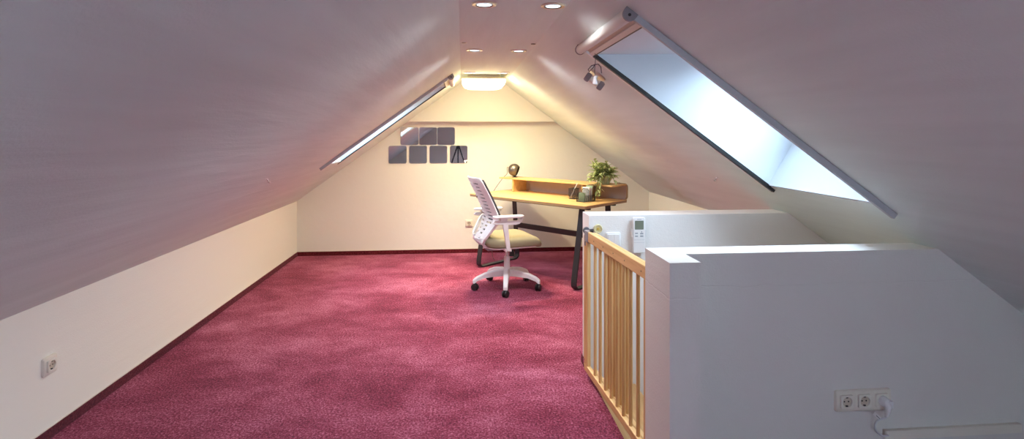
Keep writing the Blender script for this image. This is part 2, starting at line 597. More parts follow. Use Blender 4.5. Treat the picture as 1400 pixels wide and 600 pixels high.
bstrip('baseboard_left', MB().box(XL, XL + 0.010, YF, YB, 0, 0.046))
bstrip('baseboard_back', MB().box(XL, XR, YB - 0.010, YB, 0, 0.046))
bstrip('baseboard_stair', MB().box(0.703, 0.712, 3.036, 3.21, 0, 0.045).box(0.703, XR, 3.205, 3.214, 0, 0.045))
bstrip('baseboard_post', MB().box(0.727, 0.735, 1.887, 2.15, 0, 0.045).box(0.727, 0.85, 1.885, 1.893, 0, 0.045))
struct('trim_left', MB().box(XL, XL + 0.004, YF, YB, 0.046, 0.050), M_CREAM)
struct('trim_back', MB().box(XL, XR, YB - 0.004, YB, 0.046, 0.050), M_CREAM)

# ------------------------------------------------------------------ blinds on the skylights


def blind(z_of, sgn, hx0, hx1, hy0, hy1, label, nrail, rail_over, near_mat, corded, ch_h):
    root = thing('roller_blind', label, 'blind', (0, 0, 0))
    pit = SR if sgn > 0 else SL
    d = Vector((sgn, 0, -pit)).normalized()                 # down the slope
    n = Vector((-sgn * pit, 0, -1)).normalized()            # into the room
    T = Vector((hx0, 0, z_of(hx0)))
    Lh = abs(hx1 - hx0) * math.sqrt(1 + pit * pit)

    def bar(mb, s0, s1, y0, y1, h0, h1):
        q = [T + d * s0 + n * h0, T + d * s1 + n * h0, T + d * s1 + n * h1, T + d * s0 + n * h1]
        mb.prism([Vector((a.x, y0, a.z)) for a in q], (0, y1 - y0, 0))

    # cassette: D-shaped housing along the head of the opening
    def profile(s_c, r):
        pts = [T + d * (s_c + r) + n * 0.0]
        for i in range(11):
            a = PI * i / 10
            pts.append(T + d * (s_c + r * math.cos(a)) + n * (0.016 + r * 1.0 * math.sin(a)))
        pts.append(T + d * (s_c - r) + n * 0.0)
        return pts
    y0c, y1c = nrail - 0.002, hy1 + 0.05
    cs = MB()
    cs.prism([Vector((p.x, y0c + 0.012, p.z)) for p in profile(-0.072, 0.024)], (0, y1c - y0c - 0.024, 0))
    cs.build('cassette', M_ALUW, root, smooth=True)
    for y in (y0c, y1c - 0.013):
        c = MB()
        c.prism([Vector((p.x, y, p.z)) for p in profile(-0.072, 0.027)], (0, 0.013, 0))
        cap = c.build('end_cap', M_GRYP, root, smooth=True)
        s = MB()
        ctr = T + d * -0.072 + n * 0.020
        yy = y - 0.0015 if y == y0c else y + 0.013
        s.cyl((ctr.x, yy, ctr.z), (ctr.x, yy + 0.0015, ctr.z), 0.006, 14)
        s.build('screw', M_BLK, cap)
    # side rails
    r1 = MB()
    bar(r1, -0.05, Lh + rail_over, nrail, nrail + 0.018, 0, 0.024)
    bar(r1, -0.05, Lh + rail_over * 0.6, nrail + 0.018, hy0 + 0.01, 0, 0.012)
    r1.build('side_rail', near_mat, root, bevel=0.0015)
    r2 = MB()
    bar(r2, -0.05, Lh + 0.045, hy1 + 0.010, hy1 + 0.030, 0, ch_h + 0.002)
    r2.build('side_rail', M_WPL, root, bevel=0.001)
    g = MB()
    bar(g, 0.0, Lh + 0.045, hy1 - 0.012, hy1 + 0.010, -0.004, ch_h)
    g.build('rail_channel', M_BLK, root)
    # a short strip of the rolled blind and its bottom bar with a dark seal
    fb = MB()
    bar(fb, -0.048, 0.0, hy0 - 0.01, hy1 + 0.012, 0.001, 0.004)
    fb.build('blind_fabric', M_FABRIC, root)
    bb = MB()
    bar(bb, -0.026, -0.002, hy0 - 0.005, hy1 + 0.005, 0.004, 0.012)
    bb.build('bottom_bar', M_ALUW, root)
    sl = MB()
    bar(sl, -0.002, 0.005, hy0 - 0.005, hy1 + 0.010, 0.0, 0.009)
    sl.build('bar_seal', M_BLK, root)
    if corded:
        yc = hy1 - 0.075
        p = T + d * -0.01 + n * 0.014
        cm = MB()
        pts = [(p.x, yc, p.z)]
        for i in range(1, 7):
            pts.append((p.x + 0.002 * math.sin(i), yc, p.z - corded * i / 6))
        cm.tube(pts, 0.0016, 6)
        cord = cm.build('pull_cord', M_CORD, root, smooth=True)
        zb = p.z - corded
        lp = MB()
        zc = p.z - corded * 0.50
        lp.tube([(p.x, yc, zc), (p.x - 0.018, yc, zc - 0.006), (p.x - 0.036, yc, zc - 0.026), (p.x - 0.030, yc, zc - 0.036), (p.x - 0.012, yc, zc - 0.018), (p.x, yc, zc),
                 (p.x + 0.016, yc, zc + 0.002), (p.x + 0.03, yc, zc - 0.012), (p.x + 0.034, yc, zc - 0.044)], 0.0026, 6)
        lp.build('cord_knot', M_CORD, cord, smooth=True)
        bl = MB()
        bl.lathe([(0.001, 0.0), (0.007, -0.001), (0.009, -0.015), (0.012, -0.036), (0.012, -0.042), (0.001, -0.042)], (p.x, yc, zb), n=18)
        bl.build('cord_bell', M_WPL, cord, smooth=True)
    return root


blind(zr, 1, **RH, label='grey railed roller blind rolled up at the head of the large skylight above the stairs', nrail=1.995, rail_over=0.065, near_mat=M_GRYM, corded=0.115, ch_h=0.015)
blind(zl, -1, **LH, label='grey railed roller blind on the skylight in the slope beside the mirror tiles', nrail=4.765, rail_over=0.05, near_mat=M_GRYM, corded=None, ch_h=0.005)

# ------------------------------------------------------------------ lights in the ceiling
lamp = thing('ceiling_lamp', 'glowing square ceiling lamp with white diffuser near the gable', 'lamp', (0.21, 5.47, ZC))


def frustum(w0, z0, w1, z1, r0, r1):
    return [[(x, y, z0) for x, y in rrect(w0, w0, r0)], [(x, y, z1) for x, y in rrect(w1, w1, r1)]]


b = MB()
b.ringloft([[(x, y, 0.0) for x, y in rrect(0.32, 0.32, 0.02)], [(x, y, -0.034) for x, y in rrect(0.32, 0.32, 0.02)]])
b.build('lamp_base', M_LAMPB, lamp, smooth=True)
b = MB()
b.ringloft([[(x, y, -0.030) for x, y in rrect(0.425, 0.425, 0.04)], [(x, y, -0.044) for x, y in rrect(0.425, 0.425, 0.04)]])
b.build('lamp_rim', M_LAMPB, lamp, smooth=True)
b = MB()
b.ringloft([[(x, y, z) for x, y in rrect(w, w, r)] for w, z, r in ((0.42, -0.044, 0.05), (0.42, -0.060, 0.05), (0.405, -0.085, 0.06), (0.37, -0.108, 0.07), (0.30, -0.122, 0.07))])
b.build('lamp_diffuser', M_LAMP, lamp, smooth=True)

spots = [(0.097, 2.431), (0.405, 2.431), (0.083, 3.760), (0.387, 3.760), (0.068, 5.12), (0.39, 5.12)]
spot_labels = ['round downlight of the nearest pair on the ceiling strip, mirror side',
               'round downlight of the nearest pair on the ceiling strip, large skylight side',
               'round downlight of the middle pair on the ceiling strip, mirror side',
               'round downlight of the middle pair on the ceiling strip, large skylight side',
               'round downlight just before the square lamp, mirror side of the ceiling strip',
               'round downlight just before the square lamp, large skylight side of the ceiling strip']
sp0 = None
for i, (x, y) in enumerate(spots):
    if sp0 is None:
        sp0 = thing('downlight', spot_labels[0], 'downlight', (x, y, ZC), 0, 'recessed ceiling downlights')
        r = MB()
        r.lathe([(0.030, -0.001), (0.036, -0.006), (0.052, -0.008), (0.056, -0.004), (0.056, 0.0), (0.030, 0.0)], n=36, cap=False)
        r.build('ring', M_RING, sp0, smooth=True)
        r = MB()
        r.lathe([(0.036, -0.0065), (0.0385, -0.0085), (0.0365, -0.009), (0.034, -0.0065)], n=36, cap=False)
        r.build('gasket', M_BLK, sp0, smooth=True)
        r = MB()
        r.lathe([(0.0335, -0.002), (0.0335, -0.005), (0.02, -0.0062), (0.002, -0.0066)], n=30)
        r.build('lens', M_LED, sp0, smooth=True)
    else:
        dup(sp0, (x, y, ZC), label=spot_labels[i])
    ld = bpy.data.lights.new('downlight beam', 'SPOT')
    ld.energy = (4.0 if y < 3 else 9.0) if y < 5 else 18.0
    ld.color = (0.97, 0.97, 1.0) if y < 5 else (1.0, 0.84, 0.56)
    ld.spot_size = math.radians(160)
    ld.spot_blend = 1.0
    ld.shadow_soft_size = 0.03
    lo = bpy.data.objects.new('downlight_beam', ld)
    lo.location = (x, y, ZC - 0.012)
    COL.objects.link(lo)

for x, y, lab in ((0.012, 3.47, 'small dark round plug in the ceiling strip, at its mirror side edge'), (0.452, 3.48, 'small dark round plug in the ceiling strip, at its large skylight side edge')):
    m_ = MB()
    m_.lathe([(0.016, 0.0), (0.016, -0.002), (0.012, -0.004), (0.001, -0.004)], (x, y, ZC), n=20)
    tag(m_.build('ceiling_plug', M_BRASS if x < 0.2 else M_BLK, smooth=True), lab, 'plug')

# screw hooks in the slopes
def hook(x, y, z_of, sgn, label):
    n = Vector((-sgn * (SR if sgn > 0 else SL), 0, -1)).normalized()
    p = Vector((x, y, z_of(x)))
    root = thing('screw_hook', label, 'hook', p)
    a = MB()
    a.cyl((0, 0, 0), n * 0.003, 0.007, 16)
    a.build('rosette', M_WPL, root)
    pts = [n * 0.0, n * 0.012]
    for i in range(9):
        t = -PI / 2 + 1.5 * PI * i / 8
        pts.append(n * (0.020 + 0.008 * math.sin(t)) + Vector((0, -0.008 * math.cos(t), 0)))
    b_ = MB()
    b_.tube(pts, 0.0022, 8)
    b_.build('hook_wire', M_BRASS, root, smooth=True)


hook(-1.188, 3.471, zl, -1, 'small metal screw hook in the slope above the long knee wall')
hook(1.653, 3.443, zr, 1, 'small metal screw hook in the slope below the large skylight')

# twin spot fitting on the slope below the blind cassette
nR = Vector((-SR, 0, -1)).normalized()
dR = Vector((1, 0, -SR)).normalized()
pc = Vector((0.785, 3.14, zr(0.785)))
tw = thing('twin_spotlight', 'small grey twin-head fitting hanging on the slope below the blind cord', 'spotlight', pc)
a = MB(); a.lathe([(0.001, 0), (0.055, 0), (0.055, 0.006), (0.05, 0.010), (0.001, 0.010)], (0, 0, 0), nR, 32)
a.build('base_plate', M_RING, tw, smooth=True)
a = MB(); a.tube([nR * 0.01, nR * 0.03], 0.012, 14)
a.build('stem', M_WPL, tw, smooth=True)
ctr = nR * 0.045 + Vector((0.004, -0.012, -0.006))
ax = Vector((0.78, -0.1, -0.55)).normalized()
a = MB(); a.cyl(ctr - ax * 0.028, ctr + ax * 0.028, 0.018, 24)
a.build('middle_barrel', M_CREAM, tw, smooth=True)
for s in (-1, 1):
    a = MB()
    c0 = ctr + ax * (s * 0.030)
    a.lathe([(0.001, 0), (0.024, 0), (0.027, 0.006), (0.027, 0.022), (0.022, 0.030), (0.001, 0.030)], c0, ax * s, 26)
    a.build('spot_head', M_GRYP, tw, smooth=True)

# ------------------------------------------------------------------ mirror tiles on the gable wall
tiles = [(-0.594, 1.333, 'square mirror tile in the upper row, the one showing a bright skylight streak'),
         (-0.386, 1.333, 'square mirror tile in the middle of the upper row of three'),
         (-0.184, 1.333, 'square mirror tile in the upper row, the one nearest the desk'),
         (-0.726, 1.125, 'square mirror tile in the lower row, the end one nearest the knee wall'),
         (-0.498, 1.125, 'square mirror tile in the lower row, second from the knee wall'),
         (-0.270, 1.125, 'square mirror tile in the lower row, third from the knee wall'),
         (-0.040, 1.125, 'square mirror tile in the lower row showing the tripod, nearest the desk')]
t0 = None
for x, z, lab in tiles:
    loc = (x, YB - 0.0005, z)
    if t0 is None:
        t0 = thing('mirror_tile', lab, 'mirror', loc, math.radians(0.42), 'mirror tiles on the gable wall')
        a = MB(); a.prism([(p, 0, q) for p, q in rrect(0.204, 0.204, 0.02)], (0, -0.003, 0))
        a.build('tile_back', M_MEDGE, t0, loc=(0, -0.0015, 0))
        a = MB(); a.prism([(p, -0.0032, q) for p, q in rrect(0.197, 0.197, 0.019)], (0, -0.0020, 0))
        a.build('mirror_face', M_MIRROR, t0, loc=(0, -0.0015, 0))
    else:
        dup(t0, loc, label=lab)

# ------------------------------------------------------------------ sockets, switch, remote


def socket_insert(parent, off):
    """one schuko insert in the local x-z plane, front towards -y"""
    ox, oz = off
    a = MB()
    an = [2 * PI * (k + 0.5) / 40 for k in range(40)]
    sq = [(0.026 * math.cos(t) / max(abs(math.cos(t)), abs(math.sin(t))), 0.026 * math.sin(t) / max(abs(math.cos(t)), abs(math.sin(t)))) for t in an]
    ci = [(0.0195 * math.cos(t), 0.0195 * math.sin(t)) for t in an]
    a.ringloft([[(ox + p, y, oz + q) for p, q in ring] for ring, y in ((sq, -0.010), (sq, -0.0195), (ci, -0.0200), (ci, -0.0125))], cap=False)
    ins = a.build('socket_insert', M_CREAMI, parent, bevel=0.0012)
    a = MB()
    a.lathe([(0.0197, 0.0), (0.0195, 0.0006), (0.001, 0.0006)], (ox, -0.0120, oz), (0, -1, 0), 30)
    w = a.build('socket_well', M_SOCK, ins, smooth=True)
    a = MB()
    for s in (-1, 1):
        a.cyl((ox + s * 0.0085, -0.0122, oz), (ox + s * 0.0085, -0.0134, oz), 0.0030, 12)
        a.box(ox - 0.004, ox + 0.004, -0.0175, -0.0125, oz + s * 0.0165 - 0.002, oz + s * 0.0165 + 0.002)
    a.build('contact', M_BLK, ins)
    return ins


def plate(parent, w, h, m):
    a = MB()
    a.ringloft([[(p, y, q) for p, q in rrect(w - k, h - k, 0.008)] for y, k in ((0, 0), (-0.008, 0), (-0.0115, 0.006))])
    return a.build('cover_plate', m, parent, smooth=True)


s1 = thing('wall_socket', 'single cream power socket low on the long knee wall', 'socket', (XL, 2.610, 0.328), PI / 2)
plate(s1, 0.082, 0.082, M_CREAM); socket_insert(s1, (0, 0))
s2 = thing('wall_socket', 'single cream power socket on the gable wall behind the office chair', 'socket', (0.077, YB, 0.338), 0)
plate(s2, 0.084, 0.084, M_CREAM); socket_insert(s2, (0, 0))
YN = 2.03
s3 = thing('triple_wall_socket', 'triple cream power socket on the near stair parapet', 'socket', (1.569, YN, 0.307), 0)
plate(s3, 0.232, 0.083, M_CREAM)
for k in (-0.0735, 0.0, 0.0735):
    socket_insert(s3, (k, 0))

# plug, lead and tag
pw = thing('power_lead', 'white plug and lead hanging from the triple socket into the cable duct', 'cable', (1.569 + 0.0735, YN - 0.0185, 0.307), 0)
a = MB()
a.lathe([(0.001, 0), (0.0185, 0), (0.0195, 0.004), (0.0185, 0.018), (0.013, 0.026), (0.001, 0.028)], (0, 0, 0), (0, -1, 0), 26)
a.tube([(0.002, -0.014, 0.004), (0.003, -0.026, -0.012), (0.001, -0.024, -0.030), (-0.001, -0.020, -0.050)], [0.013, 0.0125, 0.010, 0.0075], 16)
a.box(0.004, 0.022, -0.030, -0.006, -0.018, 0.010, 0.003)
a.build('plug', M_WPL, pw, smooth=True)
a = MB()
pts = [(-0.001, -0.020, -0.048), (-0.004, -0.018, -0.058), (-0.020, -0.013, -0.066), (-0.034, -0.010, -0.076), (-0.040, -0.009, -0.094), (-0.034, -0.009, -0.114), (-0.018, -0.010, -0.128), (-0.002, -0.008, -0.134), (0.020, -0.004, -0.136)]
P_ = [Vector(p) for p in pts]
sm = []
for i in range(len(P_) - 1):
    p0 = P_[max(i - 1, 0)]; p1 = P_[i]; p2 = P_[i + 1]; p3 = P_[min(i + 2, len(P_) - 1)]
    for k in range(5):
        t = k / 5
        sm.append(0.5 * ((2 * p1) + (p2 - p0) * t + (2 * p0 - 5 * p1 + 4 * p2 - p3) * t * t + (3 * p1 - p0 - 3 * p2 + p3) * t ** 3))
sm.append(P_[-1])
a.tube(sm, 0.0038, 12)
a.build('lead', M_CABLE, pw, smooth=True)
a = MB()
bm_t = bmesh.new()
bmesh.ops.create_cube(bm_t, size=1)
bmesh.ops.transform(bm_t, matrix=Matrix.Translation((-0.034, -0.013, -0.052)) @ Matrix.Rotation(math.radians(42), 4, 'Y') @ Matrix.Diagonal((0.036, 0.0012, 0.013, 1)), verts=bm_t.verts)
a.merge(bm_t)
tg = a.build('cable_tag', M_PAPER, pw)
a = MB()
bm_t = bmesh.new()
bmesh.ops.create_cube(bm_t, size=1)
bmesh.ops.transform(bm_t, matrix=Matrix.Translation((-0.031, -0.014, -0.056)) @ Matrix.Rotation(math.radians(42), 4, 'Y') @ Matrix.Diagonal((0.020, 0.0006, 0.0022, 1)), verts=bm_t.verts)
a.merge(bm_t)
a.build('print_strip', M_BLK, tg)

du = thing('cable_duct', 'long cream cable duct along the base of the near stair parapet', 'duct', (1.656, YN, 0.169))
a = MB(); a.box(0.0, 0.585, -0.016, 0, -0.0165, 0.0165)
a.build('duct_base', M_CREAM, du, bevel=0.001)
a = MB(); a.box(0.002, 0.585, -0.020, -0.014, -0.0175, 0.0175)
a.build('duct_cover', M_CREAMI, du, bevel=0.002)

YS = 3.04
sw = thing('light_switch', 'white double rocker light switch on the far stair parapet', 'switch', (0.849, YS, 0.757))
plate(sw, 0.084, 0.084, M_WPL)
for s in (-1, 1):
    a = MB(); a.prism([(s * 0.0165 + p, -0.010, q) for p, q in rrect(0.031, 0.062, 0.003)], (0, -0.006, 0))
    a.build('rocker', M_WPL, sw, bevel=0.0015)
a = MB(); a.cyl((-0.062, 0, -0.012), (-0.062, -0.018, -0.012), 0.016, 22)
tag(a.build('wall_stop', M_GRYP), 'small grey round wall stop beside the light switch', 'wall stop')
bpy.data.objects['wall_stop'].location = (0.849, YS, 0.757)

rc = thing('remote_control', 'white remote control with grey display held on the far stair parapet', 'remote', (0.992, YS - 0.006, 0.783))
a = MB()
a.ringloft([[(p, y, q) for p, q in rrect(0.070 - k, 0.200 - k, 0.008)] for y, k in ((-0.004, 0.004), (-0.008, 0), (-0.020, 0), (-0.024, 0.005))])
a.build('remote_body', M_WPL, rc, smooth=True)
a = MB(); a.prism([(p, -0.0238, 0.058 + q) for p, q in rrect(0.050, 0.050, 0.003)], (0, -0.0012, 0)); a.build('display', M_LCD, rc)
for bx, bz_, bw, bh in ((-0.016, 0.012, 0.016, 0.006), (-0.016, -0.004, 0.016, 0.006), (0.014, 0.010, 0.018, 0.008), (0.014, -0.004, 0.018, 0.008), (0.014, 0.020, 0.006, 0.006)):
    a = MB(); a.prism([(bx + p, -0.0238, bz_ + q) for p, q in rrect(bw, bh, 0.0015)], (0, -0.0018, 0)); a.build('button', M_BTN, rc)
a = MB(); a.box(-0.031, 0.031, -0.0246, -0.0236, -0.0255, -0.0243); a.box(-0.031, 0.031, -0.0246, -0.0236, -0.0405, -0.0395); a.build('flap_line', M_GRYM, rc)
a = MB(); a.box(-0.012, 0.012, -0.0243, -0.0236, 0.0885, 0.0915); a.build('maker_mark', M_BTN, rc)
rh = thing('remote_holder', 'white wall holder clasping the remote control on the far stair parapet', 'holder', (0.992, YS, 0.783))
a = MB()
a.box(-0.036, 0.036, -0.006, 0.0, -0.06, 0.05, 0.0015)
for s in (-1, 1):
    a.box(s * 0.036, s * 0.041, -0.026, 0, -0.012, 0.034, 0.0015)
a.build('holder_shell', M_WPL, rh)
a = MB(); a.box(0.0415, 0.0430, -0.020, -0.006, -0.010, 0.028); a.build('edge_slot', M_GRYP, rh)

wc = thing('wall_cup', 'round yellowed plastic gate cup fixed to the far stair parapet', 'gate cup', (0.762, YS, 0.819))
a = MB(); a.lathe([(0.001, 0), (0.026, 0), (0.026, 0.004), (0.023, 0.012), (0.020, 0.012), (0.018, 0.006), (0.001, 0.006)], (0, 0, 0), (0, -1, 0), 28); a.build('cup_rim', M_CUP, wc, smooth=True)
a = MB(); a.lathe([(0.001, 0.0), (0.009, 0.0), (0.008, 0.007), (0.001, 0.008)], (0, -0.005, 0), (0, -1, 0), 18); a.build('cup_centre', M_CUPC, wc, smooth=True)

# ------------------------------------------------------------------ stair gate
G0 = Vector((0.692, 3.055, 0)); G1 = Vector((0.752, 2.165, 0))
gd = (G1 - G0); GL = gd.length
gate = thing('stair_gate', 'beech stair gate with round bars across the stair opening', 'gate', G0, math.atan2(gd.y, gd.x))
# local x runs from far stile to near stile, local y to the stairs (+y) / room (-y)
GT = 0.815


def dowel(x, y, z0, z1, r=0.0085):
    a = MB(); a.cyl((x, y, z0), (x, y, z1), r, 16)
    return a.build('bar', M_BEECH, gate, smooth=True)


a = MB(); a.box(0.06, GL, -0.011, 0.011, GT - 0.056, GT, 0.004); a.build('top_rail', wood('beech rail long', (0.64, 0.37, 0.14), (0.80, 0.52, 0.235), axis=0), gate)
a = MB(); a.box(0.015, GL, -0.011, 0.013, 0.030, 0.068, 0.004); a.build('bottom_rail', MATS['beech rail long'], gate)
a = MB(); a.box(0.10, GL - 0.06, 0.013, 0.033, GT - 0.056, GT - 0.002, 0.004); a.build('inner_top_rail', MATS['beech rail long'], gate)
a = MB(); a.box(0.10, GL - 0.03, 0.015, 0.037, 0.032, 0.066, 0.004); a.build('inner_bottom_rail', MATS['beech rail long'], gate)
for x0, x1 in ((0.004, 0.034), (0.040, 0.072)):
    a = MB(); a.box(x0, x1, -0.010, 0.012, 0.032 if x0 > 0.01 else 0.05, GT - 0.03, 0.004); a.build('stile', M_BEECH, gate)
a = MB(); a.box(GL - 0.028, GL, -0.011, 0.011, 0.068, GT - 0.054, 0.004); a.build('stile', M_BEECH, gate)
for k in range(8):
    dowel(0.185 + k * 0.085, 0.001, 0.066, GT - 0.054)
for k in range(4):
    dowel(0.335 + k * 0.084, 0.026, 0.064, GT - 0.054)
a = MB()
a.box(0.028, 0.095, -0.014, 0.015, GT - 0.060, GT + 0.002, 0.004)
a.box(0.028, 0.046, -0.014, 0.004, GT - 0.085, GT - 0.058, 0.003)
br = a.build('latch_bracket', M_GRYP, gate)
a = MB(); a.cyl((0.090, 0.002, GT + 0.006), (0.090, 0.02, GT + 0.006), 0.010, 16); a.build('latch_button', M_BLK, br, smooth=True)
a = MB(); a.cyl((0.006, 0.004, GT - 0.004), (0.065, 0.004, GT - 0.004), 0.007, 14); a.build('latch_bolt', M_CHROME, br, smooth=True)
for z in (GT - 0.006, 0.075):
    a = MB(); a.lathe([(0.001, 0), (0.018, 0), (0.020, 0.004), (0.018, 0.016), (0.010, 0.022), (0.001, 0.022)], (0.0, 0.006, z), (1, 0, 0), 22)
    a.build('pressure_pad', mat('dark rubber', (0.06, 0.065, 0.08), 0.7) if z > 0.5 else M_CHROME, gate, smooth=True)
for x in (0.20, 0.35, 0.50, 0.65, GL - 0.05):
    a = MB(); a.cyl((x, -0.0112, GT - 0.03), (x, -0.0122, GT - 0.03), 0.0032, 10); a.build('screw_hole', M_BLK, gate)
a = MB(); a.cyl((0.022, -0.0104, 0.09), (0.022, -0.013, 0.09), 0.006, 12); a.build('bolt_head', M_CHROME, gate, smooth=True)

# ------------------------------------------------------------------ desk
DL, DD, DH = 1.46, 0.67, 0.742
u = Vector((0.663, -0.749, 0)); v = Vector((0.749, 0.663, 0))
FR = Vector((1.04, 4.575, 0)); FL = FR - u * DL
DR = math.atan2(u.y, u.x)
desk = thing('desk', 'oak-topped writing desk with dark looped steel legs and a raised shelf', 'desk', FL, DR)


def D(x, y, z):
    """desk coordinates -> world"""
    return FL + Vector((u.x, u.y, 0)) .normalized() * x + Vector((v.x, v.y, 0)).normalized() * y + Vector((0, 0, z))


a = MB(); a.prism([(DL / 2 + p, DD / 2 + q, DH - 0.006) for p, q in rrect(DL, DD, 0.012)], (0, 0, 0.006)); a.build('desktop', M_OAK, desk)
a = MB(); a.prism([(DL / 2 + p, DD / 2 + q, DH - 0.026) for p, q in rrect(DL - 0.004, DD - 0.004, 0.012)], (0, 0, 0.020)); a.build('desktop_edge', M_OAKB, desk)
SHH = 0.145
# shelf riser: top board, back panel with a rounded end, dividers
top = [(0.0, DD - 0.235), (DL - 0.02, DD - 0.235)]
for i in range(7):
    t = i / 6 * PI / 2
    top.append((DL - 0.03 + 0.03 * math.sin(t), DD - 0.03 + 0.03 * (math.cos(t)) - 0.0) if False else (DL - 0.005, DD - 0.22 + 0.22 * i / 6))
top.append((0.0, DD))
a = MB(); a.prism([(x, y, DH + SHH - 0.014) for x, y in top], (0, 0, 0.014)); a.build('shelf_board', M_OAK, desk, bevel=0.002)
pan = [(0.02, DH), (DL - 0.03, DH)]
pan += [(DL - 0.03 + 0.03 * math.sin(t), DH + 0.03 - 0.03 * math.cos(t)) for t in [PI / 2 * i / 6 for i in range(1, 7)]]
pan += [(DL - 0.03 + 0.03 * math.cos(t), DH + SHH - 0.03 + 0.03 * math.sin(t)) for t in [PI / 2 * i / 6 for i in range(0, 7)]]
pan += [(0.02, DH + SHH)]
a = MB(); a.prism([(x, DD - 0.016, z - 0.0145 if z > DH + SHH - 0.0146 and x < DL - 0.04 else z) for x, z in pan], (0, 0.012, 0)); a.build('back_panel', M_PANEL, desk)
# dark bound edge round the open end of the panel
edge = [(DL - 0.03 - 0.10, DH + SHH + 0.001)] + [(DL - 0.03 + 0.032 * math.sin(t), DH + SHH - 0.03 + 0.032 * math.cos(t)) for t in [PI / 2 * i / 6 for i in range(0, 7)]] + [(DL - 0.03 + 0.032 * math.cos(t), DH + 0.03 - 0.032 * math.sin(t)) for t in [PI / 2 * i / 6 for i in range(0, 7)]]
a = MB(); a.strap([(x, DD - 0.010, z) for x, z in edge], (0, 0.026, 0), 0.005); a.build('panel_edge', M_OAKB, desk)
for x in (0.195, 1.10):
    a = MB(); a.box(x - 0.008, x + 0.008, DD - 0.225, DD - 0.016, DH, DH + SHH - 0.014); a.build('divider', M_OAK, desk)
# legs: flat steel loops
for x in (0.13, DL - 0.13):
    pl_ = lambda p, q, X=x: (X, p, q)
    top_y0, top_y1, bot_y0, bot_y1 = 0.135, 0.535, 0.005, 0.59
    pts = [(x, top_y0, DH - 0.026), (x, bot_y0 + 0.006, 0.07)]
    pts += [(x, bot_y0 + 0.004 + 0.05 - 0.05 * math.cos(t), 0.055 - 0.047 * math.sin(t)) for t in [PI / 2 * i / 5 for i in range(1, 6)]]
    pts += [(x, bot_y1 - 0.054 + 0.05 * math.sin(t), 0.055 - 0.047 * math.cos(t)) for t in [PI / 2 * i / 5 for i in range(0, 6)]]
    pts += [(x, top_y1, DH - 0.026)]
    a = MB(); a.strap(pts, (0.055, 0, 0), 0.014); a.build('leg_loop', M_DKSTEEL, desk, bevel=0.002)
a = MB(); a.box(0.13, DL - 0.13, 0.553, 0.571, 0.345, 0.400); a.build('stretcher', M_DKSTEEL, desk, bevel=0.002)
a = MB(); a.box(0.05, DL - 0.05, 0.12, 0.15, DH - 0.050, DH - 0.026); a.box(0.05, DL - 0.05, 0.52, 0.55, DH - 0.050, DH - 0.026); a.build('under_frame', M_DKSTEEL, desk)

# ------------------------------------------------------------------ globe lamp on the shelf
lp = D(0.13, DD - 0.13, DH + SHH)
gl = thing('desk_lamp', 'bronze globe lamp resting on the raised shelf of the desk', 'lamp', lp)
ax = Vector((0.90, -0.30, -0.34)).normalized()
R_ = 0.068
c = Vector((0.0, 0, R_ + 0.012))
a = MB()
prof = [(R_ * math.sin(t), -R_ * math.cos(t)) for t in [PI * 0.70 * i / 18 for i in range(19)]]
inner = [((R_ - 0.003) * math.sin(t), -(R_ - 0.003) * math.cos(t)) for t in [PI * 0.70 * i / 18 for i in range(18, -1, -1)]]
a.lathe(prof + inner, c, ax, 36, cap=False)
a.build('globe_shade', M_BRONZE, gl, smooth=True)
a = MB(); a.lathe([(0.001, 0), (0.016, 0.0), (0.020, 0.02), (0.019, 0.045), (0.001, 0.055)], c - ax * 0.045, ax, 22); a.build('bulb', M_WPL, gl, smooth=True)
a = MB(); a.lathe([(0.001, 0.0), (0.030, 0.0), (0.030, 0.005), (0.012, 0.009), (0.010, 0.016), (0.001, 0.018)], (0.006, 0, 0), n=24); a.build('foot', M_DKSTEEL, gl, smooth=True)
# lead runs off the shelf, over the desk edge and down with an inline switch
a = MB()
W = lambda x, y, z: D(x, y, z) - lp
cp = [c - ax * 0.066, c - ax * 0.085 + Vector((0, 0, -0.006)), W(0.03, 0.53, DH + SHH + 0.035), W(0.0, 0.50, DH + SHH - 0.01), W(-0.015, 0.42, DH + 0.05), W(-0.018, 0.36, DH - 0.02), W(-0.015, 0.33, DH - 0.10), W(-0.015, 0.32, DH - 0.30), W(-0.01, 0.33, 0.20), W(0.0, 0.36, 0.006), W(0.05, 0.5, 0.006)]
sm = []
for i in range(len(cp) - 1):
    p0 = cp[max(i - 1, 0)]; p1 = cp[i]; p2 = cp[i + 1]; p3 = cp[min(i + 2, len(cp) - 1)]
    for k in range(6):
        t = k / 6
        sm.append(0.5 * ((2 * p1) + (p2 - p0) * t + (2 * p0 - 5 * p1 + 4 * p2 - p3) * t * t + (3 * p1 - p0 - 3 * p2 + p3) * t ** 3))
sm.append(cp[-1])
a.tube(sm, 0.003, 8)
cable = a.build('lead', M_BRONZE, gl, smooth=True)
a = MB(); a.tube([W(-0.018, 0.355, DH - 0.03), W(-0.017, 0.345, DH - 0.05), W(-0.015, 0.328, DH - 0.105), W(-0.015, 0.326, DH - 0.115)], [0.006, 0.010, 0.010, 0.005], 12); a.build('inline_switch', M_DKSTEEL, cable, smooth=True)

# ------------------------------------------------------------------ pen pot and letter rack in wire mesh


def wire_panel(mb, p, ux, uy, nx, ny, r=0.0006):
    """grid of flat wires spanning ux, uy from corner p"""
    p = Vector(p); ux = Vector(ux); uy = Vector(uy)
    for i in range(nx + 1):
        q = p + ux * (i / nx)
        mb.tube([q, q + uy], r, 4)
    for j in range(ny + 1):
        q = p + uy * (j / ny)
        mb.tube([q, q + ux], r, 4)


